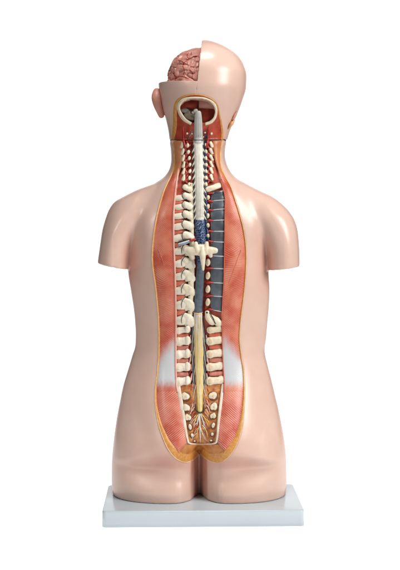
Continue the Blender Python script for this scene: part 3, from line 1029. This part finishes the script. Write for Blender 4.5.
for k in range(11):
    o0 = random.uniform(-3.6, 3.6)
    w0 = random.uniform(-0.6, 0.6)
    ys_ = np.linspace(316 + random.uniform(0, 16), random.uniform(392, 408), 9)
    hwf = curve([(313, 4.4), (340, 4.6), (370, 4.2), (395, 3.3), (411, 2.6)])
    pts = []
    for q, y in enumerate(ys_):
        h_ = hwf(y)
        o = (o0 + w0 * math.sin(q * 0.9)) * h_ / 4.6
        pts.append((cx(y) + o, y, -1.7 + 0.8 * h_ * math.sqrt(max(0.06, 1 - (o / h_) ** 2)) - 0.02, 0.26))
    solid('nerve_strand', [('t', pts, 1.0, 6)], 'nerve_yellow' if k % 3 else 'nerve', cauda)
solid('dural_cuff', [('t', [(193.9, 312.6, -1.4, 0.6), (196, 313.4, 1.2, 0.75), (198, 313.8, 1.9, 0.8), (200, 313.4, 1.2, 0.75), (202.1, 312.4, -1.4, 0.6)], 1.0, 8)], 'fat_pale', cauda)
cauda['label'] = 'nerve bundle of the lower spine turning from white to yellow'
for k in range(9):
    y = 318 + k * 9.6
    for s in (-1, 1):
        w = float(np.interp(y, [318, 345, 395], [3.9, 4.3, 3.4]))
        L = 24 if k < 7 else 14
        ye = min(y + L, 412)
        solid('nerve_strand', [('t', [(cx(y) + s * w, y, -0.2, 0.28), (cx(y) + s * (w + 1.3), y + L * 0.4, -0.9, 0.3), (cx(ye) + s * (w + 3.0 + 0.25 * (k % 2)), ye, -2.2, 0.28)], 1.0, 6)], 'nerve' if k % 2 else 'nerve_grey')
        if k > 1 and k < 8:
            solid('nerve_strand', [('t', [(cx(y) + s * (w + 3.6), y - 2, -2.4, 0.5), (cx(y) + s * (w + 4.9), y + 5, -2.2, 0.8), (cx(y) + s * (w + 6.2), y + 9, -3.2, 0.4)], 1.0, 6)], 'artery' if k % 2 else 'fascia')

# ---- the removable vertebra in the middle
ctr = solid('removable_vertebra', [
    ('t', [(195.9, 243.4, 4.4, 2.1), (196.2, 247, 4.8, 2.7), (197.5, 251, 5.0, 3.2)]),
    ('t', [(206.7, 243.2, 4.4, 2.1), (206.4, 247, 4.8, 2.7), (205.8, 251, 5.0, 3.2)]),
    ('t', [(186.2, 250.0, 2.6, 3.2), (190, 250.6, 3.6, 4.0), (196, 251.0, 4.4, 4.6), (203, 250.6, 4.8, 4.6), (209, 250.4, 4.4, 4.1), (213, 250.4, 3.8, 3.5), (215.2, 250.6, 3.6, 3.1)], 0.65),
    ('e', (201.6, 250.2, 4.2), (9.0, 6.2, 3.2), 0),
    ('t', [(191.0, 253.0, 2.8, 3.0), (193.0, 257.8, 2.4, 2.3)], 0.8),
    ('t', [(202.2, 247.5, 6.4, 1.8), (202.6, 255, 7.0, 3.2), (203.0, 262, 7.0, 2.4), (203.2, 269.6, 5.8, 1.3)], 0.8),
    ('t', [(209.8, 253.0, 3.2, 2.9), (210.8, 256.0, 2.6, 2.0)], 0.8)], 'bone', voxel=0.4, smooth=5)
ctr['label'] = 'single whole vertebra with pointed spine set over the cord'

# ---- nerve bundle leaving to the left above it
solid('spinal_nerve', [('t', [(178.6, 242.4, 1.6, 0.8), (185, 240.6, 2.2, 1.0), (190.5, 239.2, 2.0, 0.9)])], 'ink')
solid('spinal_nerve', [('t', [(178.8, 245.2, 1.6, 1.2), (185, 243.4, 2.4, 1.3), (191.4, 240.8, 2.2, 1.1)])], 'nerve_blue')
solid('spinal_nerve', [('t', [(178.8, 243.8, 2.0, 0.7), (185, 242.0, 3.0, 0.8), (191, 240.0, 2.6, 0.7)])], 'nerve')
solid('intercostal_artery', [('t', [(190.4, 240.6, 2.8, 1.3), (194.6, 239.6, 2.4, 1.4)])], 'artery')

# ---- sacrum
sac = strip('sacrum', 384, 443.4, lambda y: XL(y) + 1.0, lambda y: XR(y) - 1.0, 'sacral', lambda u, y: -2.9 + 1.3 * math.sin(math.pi * u) + 0.7 * noise.noise(Vector((u * 9, y * 0.28, 4))), step=1.0)
solid('sacral_border', [('t', [(178.2, 385, -1.2, 2.0), (181.0, 402, -1.0, 2.0), (184.4, 422, -0.9, 1.6), (187.8, 439.5, -0.8, 1.0), (190.6, 443.4, -0.8, 0.8), (202, 444.2, -0.8, 0.7), (214.0, 443.4, -0.8, 0.8), (216.8, 439.6, -0.8, 1.0), (218.6, 422, -0.8, 1.3), (221.0, 402, -1.0, 1.5), (222.8, 385, -1.2, 1.3)], 0.35, 10)], 'border', sac)
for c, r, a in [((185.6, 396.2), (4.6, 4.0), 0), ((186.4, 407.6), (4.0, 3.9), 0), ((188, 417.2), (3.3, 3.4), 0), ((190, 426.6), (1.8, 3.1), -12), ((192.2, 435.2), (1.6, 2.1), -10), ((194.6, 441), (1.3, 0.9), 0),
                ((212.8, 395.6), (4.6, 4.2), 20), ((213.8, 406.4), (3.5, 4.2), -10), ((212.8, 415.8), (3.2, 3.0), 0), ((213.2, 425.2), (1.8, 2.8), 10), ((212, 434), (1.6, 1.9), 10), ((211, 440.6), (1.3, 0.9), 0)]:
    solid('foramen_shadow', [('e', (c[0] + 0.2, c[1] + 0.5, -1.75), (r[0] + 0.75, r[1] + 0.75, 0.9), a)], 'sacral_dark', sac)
    if r[0] > 3:
        sg = 1 if c[0] > 200 else -1
        f = solid('sacral_foramen', [('e', (c[0] + sg * 1.0, c[1] - 0.2, -1.2), (r[0] * 0.72, r[1] * 0.95, 1.6), a), ('e', (c[0] - sg * 1.1, c[1] + 0.2, -1.2), (r[0] * 0.66, r[1] * 0.8, 1.5), a + sg * 30)], 'bone', sac, voxel=0.35, smooth=3)
    else:
        f = solid('sacral_foramen', [('e', (c[0], c[1], -1.2), (r[0], r[1], 1.6), a)], 'bone', sac, smooth=1)
    if r[0] > 1.7:
        solid('spongy_core', [('e', (c[0] + 0.3, c[1] + 0.2, 0.0), (r[0] * 0.34, r[1] * 0.34, 0.5), a)], 'spongy', sac)
solid('cord_end', [('t', [(cx(405) - 4.2, 404, -1.2, 0.45), (cx(410) - 3.6, 410.6, -0.6, 0.6), (199.9, 412.8, 0.2, 0.65), (203.6, 410.6, -0.6, 0.6), (203.8, 404, -1.2, 0.45)], 1.0, 8)], 'ink', sac)
fan = [([(199.6, 413.5), (199.8, 424), (200.2, 436), (200.6, 442)], 0.8, 'nerve'), ([(199, 413.5), (197.6, 421), (196.6, 428)], 0.7, 'nerve'), ([(200.6, 413.5), (203, 421), (206.2, 428.4)], 0.7, 'nerve'),
       ([(201.2, 413.5), (205, 418), (209, 421.6)], 0.6, 'nerve_yellow'), ([(198.6, 413.8), (196, 418), (194, 424)], 0.6, 'nerve_yellow'), ([(199.8, 425), (197.4, 431), (196.6, 437)], 0.55, 'nerve_yellow'),
       ([(200.2, 427), (202.6, 434), (205.2, 438)], 0.55, 'nerve'), ([(204.4, 427), (206.6, 432), (208, 437)], 0.55, 'nerve_yellow'), ([(197.6, 427), (194.6, 430.6), (193.6, 434)], 0.5, 'artery'),
       ([(203.6, 422), (206.2, 425.4), (209.4, 429)], 0.6, 'artery'), ([(198.4, 424), (196.8, 426.6), (195.4, 429)], 0.6, 'artery'), ([(204, 412), (206, 415), (208.6, 418)], 0.6, 'artery'), ([(195.6, 413), (193.6, 417), (191.6, 421)], 0.6, 'artery'),
       ([(200.8, 415), (203.4, 423), (204.2, 430)], 0.5, 'nerve'), ([(206.8, 400), (208.2, 403.6), (208.6, 407)], 0.6, 'fascia'), ([(192.8, 404), (191.6, 408), (190.8, 411)], 0.6, 'fascia'), ([(206.4, 409), (207.6, 412), (209, 414)], 0.5, 'fascia'),
       ([(203.4, 437), (205.6, 439.6), (207.4, 441)], 0.4, 'fascia'), ([(199.3, 413.4), (199, 418), (199.4, 423)], 0.9, 'nerve'), ([(194.6, 409), (193, 412.6), (191.8, 415.6)], 0.5, 'artery')]
for k in range(13):
    for sg in (-1, 1):
        y0 = 402 + k * 2.6 + random.uniform(-0.8, 0.8)
        x0 = 199.8 + sg * (float(np.interp(y0, [403, 415, 425, 438], [6.4, 4.8, 2.6, 2.2])) + random.uniform(-0.5, 0.9))
        L_ = random.uniform(4.0, 8.0)
        x1, y1 = x0 + sg * L_ * random.uniform(0.45, 0.8), min(y0 + L_, 441.5)
        fan.append(([(x0, y0), ((x0 + x1) / 2 + sg * 0.5, (y0 + y1) / 2 - 0.3), (x1, y1)], random.uniform(0.24, 0.46), random.choice(['artery', 'fascia', 'nerve', 'rose', 'nerve', 'nerve_yellow'])))
for pts, r, m in fan:
    n_ = len(pts)
    solid('sacral_nerve', [('t', [(x, y, -0.9 if 0 < i < n_ - 1 else -1.2, r * (1 - 0.55 * i / (n_ - 1))) for i, (x, y) in enumerate(pts)], 1.0, 8)], m, sac)

# tissue under the sacrum, above the cleft
strip('lower_tissue', 444.4, 453.6, lambda y: float(np.interp(y, [443, 446, 449, 452, 454], [187.2, 183, 178.5, 174, 180])), lambda y: float(np.interp(y, [443, 446, 449, 452, 454], [217.4, 221.4, 226, 231, 222])), 'low_fat', lambda u, y: -1.0 + 0.35 * sstep(446, 451, y) + 0.5 * math.sin(math.pi * u), step=1.0)

# ------------------------------------------------------------------ head window
ring_i, ring_o = resample(WIN_IN, 0.8), None
ri_ = resample([(a, b) for a, b in WIN_IN], 0.8)
n_ = len(ri_)
ro_raw = resample(WIN_OUT, 0.8)
ix = np.linspace(0, len(ro_raw) - 1, n_)
ro_ = np.stack([np.interp(ix, np.arange(len(ro_raw)), ro_raw[:, k]) for k in range(2)], 1)
bm = bmesh.new()
ringp = [(0.0, -4.0), (0.0, 0.2), (0.15, 0.9), (0.5, 1.2), (0.85, 0.9), (1.0, 0.2), (1.0, -2.0)]
vs = [[bm.verts.new(P(*(ri_[i] * (1 - u) + ro_[i] * u), d)) for u, d in ringp] for i in range(n_)]
for a, b in zip(vs, vs[1:]):
    for i in range(len(ringp) - 1):
        bm.faces.new((a[i], b[i], b[i + 1], a[i + 1]))
bm.faces.new(vs[0]); bm.faces.new(vs[-1][::-1])
me = bpy.data.meshes.new('skull_bone_ring'); bm.to_mesh(me); bm.free()
ring = link('skull_bone_ring', me, 'bone')
ring['label'] = 'pale cut bone ring around the opening in the back of the skull'

# muscle below and around the ring, orange fat outside
hout = hw
cen = np.array([198.2, 112.0])
bm = bmesh.new()
yy = rows(97, 139.6, 1.0)


def hx(y, side):
    m = hout[:, 1].argmin()
    p = hout[:m + 1] if side < 0 else hout[m:]
    o = np.argsort(p[:, 1])
    return float(np.interp(y, p[o, 1], p[o, 0]))


def mask_sheet(name, polyo, polyi, m, d, parent=root, step=0.9):
    lo_, hi_ = polyo.min(0), polyo.max(0)
    xs = np.arange(lo_[0], hi_[0] + step, step); ysq = np.arange(lo_[1], hi_[1] + step, step)
    pts = np.array([(x, y) for y in ysq for x in xs])
    sd = inside_dist(polyo, pts)
    if polyi is not None:
        sd = np.minimum(sd, -inside_dist(polyi, pts))
    keep = sd > -step * 0.4
    bm = bmesh.new()
    vv = {}
    for k, p in enumerate(pts):
        if keep[k]:
            vv[k] = bm.verts.new(P(p[0], p[1], d(p[0], p[1])))
    w = len(xs)
    for j in range(len(ysq) - 1):
        for i in range(w - 1):
            q = [j * w + i, (j + 1) * w + i, (j + 1) * w + i + 1, j * w + i + 1]
            if all(z in vv for z in q):
                bm.faces.new([vv[z] for z in q])
    me = bpy.data.meshes.new(name); bm.to_mesh(me); bm.free()
    return link(name, me, m, parent)


opening = np.array(WIN_IN)
mask_sheet('neck_muscle', np.concatenate([hout, [(223.6, 139.8), (170.6, 139.8)]]), opening, 'red_muscle', lambda x, y: -0.35 + 0.35 * math.sin(x * 0.7) * sstep(118, 130, y))
hr1 = ribbon('fat_rim', hw, lambda x, y: float(np.interp(y, [94, 98, 105, 118, 140], [1.7, 2.0, 3.4, 4.0, 4.0])) if x < 200 else float(np.interp(y, [94, 98, 105, 118, 140], [1.7, 1.8, 1.6, 1.8, 2.4])), 'fat', lambda u, w: 0.3 + 0.6 * math.sin(math.pi * u) - 0.8 * u * u, inner=1, ncol=7)
hr1['label'] = 'orange fat layer around the skull opening'

# inside the opening
PW = lambda x, y, d: at(x, y, 52 - d)
plate('brain_lobe', resample([(178.6, 104), (184, 99.6), (191, 97.6), (197, 98), (197.6, 106.5), (194, 109.6), (187, 108.6), (180, 110.5), (178.6, 104)], 0.8)[:-1], 'dark_red', -3, 1.0, Pf=PW, bulge=2.5)
solid('cerebellum', [('e', (185.2, 110.8, 1.0), (4.6, 2.7, 3), 10), ('e', (188.4, 112.2, 1.6), (3.0, 2.0, 3), 20)], 'grey_matter', Pf=PW)
solid('cerebellum', [('e', (190.2, 116.4, 2.4), (6.4, 3.8, 3), 20)], 'olive_matter', Pf=PW)
solid('brain_stem', [('e', (195.6, 110.8, 5.0), (2.4, 2.0, 2), -25), ('e', (193.2, 112.6, 4.0), (1.8, 1.4, 1.6), 20)], 'pale_matter', Pf=PW)
plate('skull_inner_wall', [(198.4, 97.4), (203, 97.6), (208, 99.4), (213, 103.6), (216, 110.4), (207, 109.4), (198.6, 108.6)], 'pink', -4, -1.0, Pf=PW, bulge=0.6)
plate('brain_lobe', resample([(198.2, 108.2), (206, 108.8), (215.8, 110), (215, 116), (211, 121), (204, 123.4), (199, 121), (198.2, 108.2)], 0.8)[:-1], 'dark_red', -4, 0.6, Pf=PW, bulge=1.6)
for x, s in ((182.9, 1), (208.6, -1)):
    solid('neck_artery', [('t', [(x, 126.6, 0.2, 0.25), (x + 0.1 * s, 132, 0.9, 1.0), (x + 0.6 * s, 141, 0.9, 1.3), (x + 2.2 * s, 147, 0.6, 1.2)])], 'artery')
for x, y, r in ((187.2, 133.6, 1.1), (193.4 - 1.6, 134, 0.8), (205, 132.8, 1.0), (211.4, 133.8, 1.2), (203.6, 137.2, 0.8)):
    solid('bone_nodule', [('e', (x, y, 0.5), (r, r * 1.1, r), 30)], 'bone')
solid('nerve_strand', [('t', [(192.4, 131, 0.6, 0.3), (190.4, 135, 0.9, 0.6), (188.6, 139, 0.6, 0.4)])], 'grey_matter')
solid('nerve_strand', [('t', [(204, 131, 0.6, 0.3), (205.4, 135, 0.9, 0.6), (206.6, 139.4, 0.6, 0.4)])], 'vein')
# dark joint where the head lifts off
bm = bmesh.new()
ring_loft(bm, [body_ring(y, tl(141) + 0.5, tr(141) - 0.5, tpost(141) - 2.0, tant(141) - 1, T0, n=90) for y in (140.0, 140.5, 141.3)])
add_tube(bm, [(x, 140.0, d, 0.36) for x, d in ((172, -0.6), (178, -0.3), (184, -0.2), (190, 1.0), (193.5, 2.4), (198.6, 3.4), (203.5, 2.4), (207, 1.0), (212, -0.2), (218, -0.3), (222.8, -0.6))], n=8)
bmesh.ops.recalc_face_normals(bm, faces=bm.faces)
me = bpy.data.meshes.new('head_joint'); bm.to_mesh(me); bm.free()
link('head_joint', me, 'ink')

# right side of the head: cut cheek muscles seen past the neck
PC = lambda x, y, d: at(x, y, 66 - d)
solid('cheek_muscle', [('t', [(236.4, 112, 0, 1.0), (234.4, 116, 0, 1.7), (232.6, 119.2, 0, 1.2)], 2.5)], 'ear', Pf=PC)
solid('cheek_fat', [('t', [(234, 120.5, 0, 1.0), (231.4, 124, 0, 2.0), (228.6, 128.6, 0, 0.7)], 2.5)], 'cheek', Pf=PC)

# ------------------------------------------------------------------ ear
PE = lambda x, y, d: at(x, y, 76 - d)
bm = bmesh.new()
ear = solid('ear', [('t', [(157.0, 91.6, 2, 4.0), (156.2, 97, 6, 4.9), (157.4, 104, 5, 4.5), (159.6, 110.5, 2, 3.8), (161.4, 115.6, 0, 3.1)], 0.75, 16),
                    ('t', [(160, 94, -2, 3.4), (163, 104, -2, 3.4), (164, 113, -3, 2.6)], 1.0, 12)], 'ear', voxel=0.7, smooth=4, Pf=PE)

# ------------------------------------------------------------------ brain
bm = bmesh.new()
bmesh.ops.create_icosphere(bm, subdivisions=7, radius=1)
cB = (201.5, 83, 78)
hold = []
for v in bm.verts:
    d = v.co.normalized()
    ex = 2.25
    k = (abs(d.x) ** ex + abs(d.y) ** ex + abs(d.z) ** ex) ** (-1 / ex)
    q = d * k
    s1 = nvec(d * 2.6 + Vector((3, 1, 7))) * 0.55
    w = d * 4.6 + s1 * 2.0
    n1 = abs(noise.noise(w))
    n2 = abs(noise.noise(w * 1.9 + Vector((9, 2, 4))))
    groove = math.exp(-(n1 / 0.085) ** 2) * 1.9 + math.exp(-(n2 / 0.12) ** 2) * 0.45
    sc = 1 - groove / 36.0 + 0.035 * noise.noise(d * 4.2 + Vector((5, 8, 1)))
    v.co = at(cB[0] + q.x * 34.6 * sc, cB[1] - q.z * 35.0 * sc, cB[2] + q.y * 43 * sc)
me = bpy.data.meshes.new('brain')
bm.to_mesh(me); bm.free()
brain_full = me
brain_half = cut_mesh(brain_full, [(pl_a - pno * 0.0006, -pno), (at(158.6, 90.0, 60), Vector((0, 0, 1)))])
brain = link('brain', brain_half, ['brain', 'cut'])
brain['label'] = 'pinkish left half of the brain, folded surface with red vessels'
bb = bmesh.new(); bb.from_mesh(brain_half); bvB = BVHTree.FromBMesh(bb); bb.free()


def on_brain(px, py, d):
    h = bvB.ray_cast(eye, (at(px, py, 0) - eye).normalized())
    t = h[0].y / S if h[0] is not None else 70
    return at(px, py, t - d)


for pts in ([(200, 57.5), (195, 56.2), (189, 59), (184, 62.8)], [(189, 59), (187, 56), (188.5, 53)], [(184, 62.8), (181, 61), (178, 60.6)], [(167.8, 76), (169, 70), (172.5, 64)], [(175, 81), (176.5, 77), (182, 76.4), (189, 78.6)],
            [(176.5, 77), (173.5, 74), (172, 71)], [(184, 62.8), (183, 67), (184.5, 71), (183, 75)], [(190, 70), (192.5, 73), (192, 79)]):
    bm = bmesh.new()
    q = resample([(a, b, 0.15, 0.42) for a, b in pts], 0.6)
    q[:, 3] *= np.linspace(1.15, 0.6, len(q))
    add_tube(bm, [tuple(r) for r in q], n=6, Pf=on_brain, step=0.6)
    me = bpy.data.meshes.new('blood_vessel'); bm.to_mesh(me); bm.free()
    link('blood_vessel', me, 'artery', brain)

# ------------------------------------------------------------------ base plate
zt = CZ - 0.545


def on_top(px, py):
    k = (CZ - zt) / (py - HZ)
    t = (k / S - 1) * F
    return Vector(((px - 200) * k, t * S, zt))


c = [on_top(99.2, 511.3), on_top(301.6, 510.1), on_top(295.6, 483.7), on_top(110.9, 484.9)]
mid = sum(c, Vector()) / 4
ux = ((c[1] - c[0]) + (c[2] - c[3])) / 2
w, yaw = ux.length, math.atan2(ux.y, ux.x)
dp = (((c[3] - c[0]) + (c[2] - c[1])) / 2).length
bm = bmesh.new()
bmesh.ops.create_cube(bm, size=1)
for v in bm.verts:
    v.co = Vector((v.co.x * w, v.co.y * dp, (v.co.z - 0.5) * 0.0295))
ve = [e for e in bm.edges if abs(e.verts[0].co.z - e.verts[1].co.z) > 0.01]
bmesh.ops.bevel(bm, geom=ve, offset=0.008, segments=6, affect='EDGES', profile=0.5)
te = [e for e in bm.edges if all(abs(v.co.z) < 1e-5 for v in e.verts) and len([f for f in e.link_faces if abs(f.normal.z) < 0.5]) == 1]
bmesh.ops.bevel(bm, geom=te, offset=0.0028, segments=4, affect='EDGES', profile=0.5)
me = bpy.data.meshes.new('base_plate')
bm.to_mesh(me); bm.free()
base = link('base_plate', me, 'base')
base.location = mid
base.rotation_euler = (0, 0, yaw)
base['label'] = 'pale blue rectangular plastic base plate with rounded corners'

# ------------------------------------------------------------------ studio sweep
zf = zt - 0.0296
m = bpy.data.materials.new('white_sweep')
m.use_nodes = True
nt = m.node_tree
n, l = nt.nodes, nt.links
p = n['Principled BSDF']
p.inputs['Roughness'].default_value = 0.9
p.inputs['Specular IOR Level'].default_value = 0.0
tc = n.new('ShaderNodeTexCoord'); nz = n.new('ShaderNodeTexNoise'); nz.inputs['Scale'].default_value = 2
l.new(tc.outputs['Object'], nz.inputs['Vector'])
r = n.new('ShaderNodeValToRGB')
r.color_ramp.elements[0].color = (0.4, 0.4, 0.4, 1); r.color_ramp.elements[1].color = (0.43, 0.43, 0.43, 1)
l.new(nz.outputs['Fac'], r.inputs['Fac']); l.new(r.outputs['Color'], p.inputs['Base Color'])
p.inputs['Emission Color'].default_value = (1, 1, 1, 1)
sp = n.new('ShaderNodeSeparateXYZ')
l.new(tc.outputs['Object'], sp.inputs['Vector'])


def mnode(op, a, b=None, c=None, clamp=False):
    q = n.new('ShaderNodeMath')
    q.operation = op
    q.use_clamp = clamp
    for k, v in enumerate((a, b, c)):
        if v is None:
            continue
        if isinstance(v, (int, float)):
            q.inputs[k].default_value = v
        else:
            l.new(v, q.inputs[k])
    return q.outputs[0]


# added glow keeps the sweep white, fading out to the front and the sides
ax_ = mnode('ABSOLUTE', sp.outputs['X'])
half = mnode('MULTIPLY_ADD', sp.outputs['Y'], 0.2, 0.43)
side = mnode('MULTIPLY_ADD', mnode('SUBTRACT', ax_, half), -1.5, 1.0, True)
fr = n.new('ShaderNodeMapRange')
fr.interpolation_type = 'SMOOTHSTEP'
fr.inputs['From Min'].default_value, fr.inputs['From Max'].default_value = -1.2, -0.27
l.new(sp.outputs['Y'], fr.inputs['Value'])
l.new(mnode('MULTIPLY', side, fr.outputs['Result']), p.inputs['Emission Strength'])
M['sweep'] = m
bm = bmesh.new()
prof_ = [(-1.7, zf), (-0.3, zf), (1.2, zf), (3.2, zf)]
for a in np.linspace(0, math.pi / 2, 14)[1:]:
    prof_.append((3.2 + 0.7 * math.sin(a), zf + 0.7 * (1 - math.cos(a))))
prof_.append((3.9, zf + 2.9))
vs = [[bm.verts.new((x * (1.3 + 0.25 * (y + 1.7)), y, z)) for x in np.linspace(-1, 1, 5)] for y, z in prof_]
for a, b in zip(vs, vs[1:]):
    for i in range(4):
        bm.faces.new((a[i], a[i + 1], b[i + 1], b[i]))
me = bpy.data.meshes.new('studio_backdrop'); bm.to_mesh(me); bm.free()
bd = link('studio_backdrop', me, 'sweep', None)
bd['kind'] = 'structure'

# ------------------------------------------------------------------ light
wd = bpy.data.worlds.new('World')
scene.world = wd
wd.use_nodes = True
wd.node_tree.nodes['Background'].inputs['Color'].default_value = (0.9, 0.95, 1, 1)
wd.node_tree.nodes['Background'].inputs['Strength'].default_value = 0.07


def area(name, loc, target, size, power, color=(1, 1, 1)):
    ld = bpy.data.lights.new(name, 'AREA')
    ld.shape = 'ELLIPSE'
    ld.size, ld.size_y = size
    ld.energy = power
    ld.color = color
    o = bpy.data.objects.new(name, ld)
    col.objects.link(o)
    o.location = loc
    o.rotation_euler = (Vector(target) - Vector(loc)).to_track_quat('-Z', 'Y').to_euler()
    return o


area('softbox_key', (1.75, -1.15, 1.45), (0, 0.05, 0.5), (1.1, 1.4), 50, (1, 0.985, 0.97))
area('softbox_fill', (-1.3, -1.6, 1.2), (0, 0.0, 0.25), (0.26, 0.4), 7, (1, 0.98, 0.96))
area('softbox_top', (0.1, -0.5, 2.4), (0, 0.0, 0.2), (0.9, 0.6), 26, (1, 0.99, 0.98))

# ------------------------------------------------------------------ camera
cd = bpy.data.cameras.new('Camera')
cam = bpy.data.objects.new('Camera', cd)
col.objects.link(cam)
cam.location = eye
cam.rotation_euler = (math.radians(90), 0, 0)
cd.sensor_fit = 'HORIZONTAL'
cd.sensor_width = 36
cd.lens = 36 * F / 400
cd.shift_y = -(285 - HZ) / 400
cd.clip_end = 50
scene.camera = cam
scene.view_settings.view_transform = 'Standard'
scene.view_settings.look = 'None'
scene.view_settings.exposure = 0
scene.render.engine = 'CYCLES'
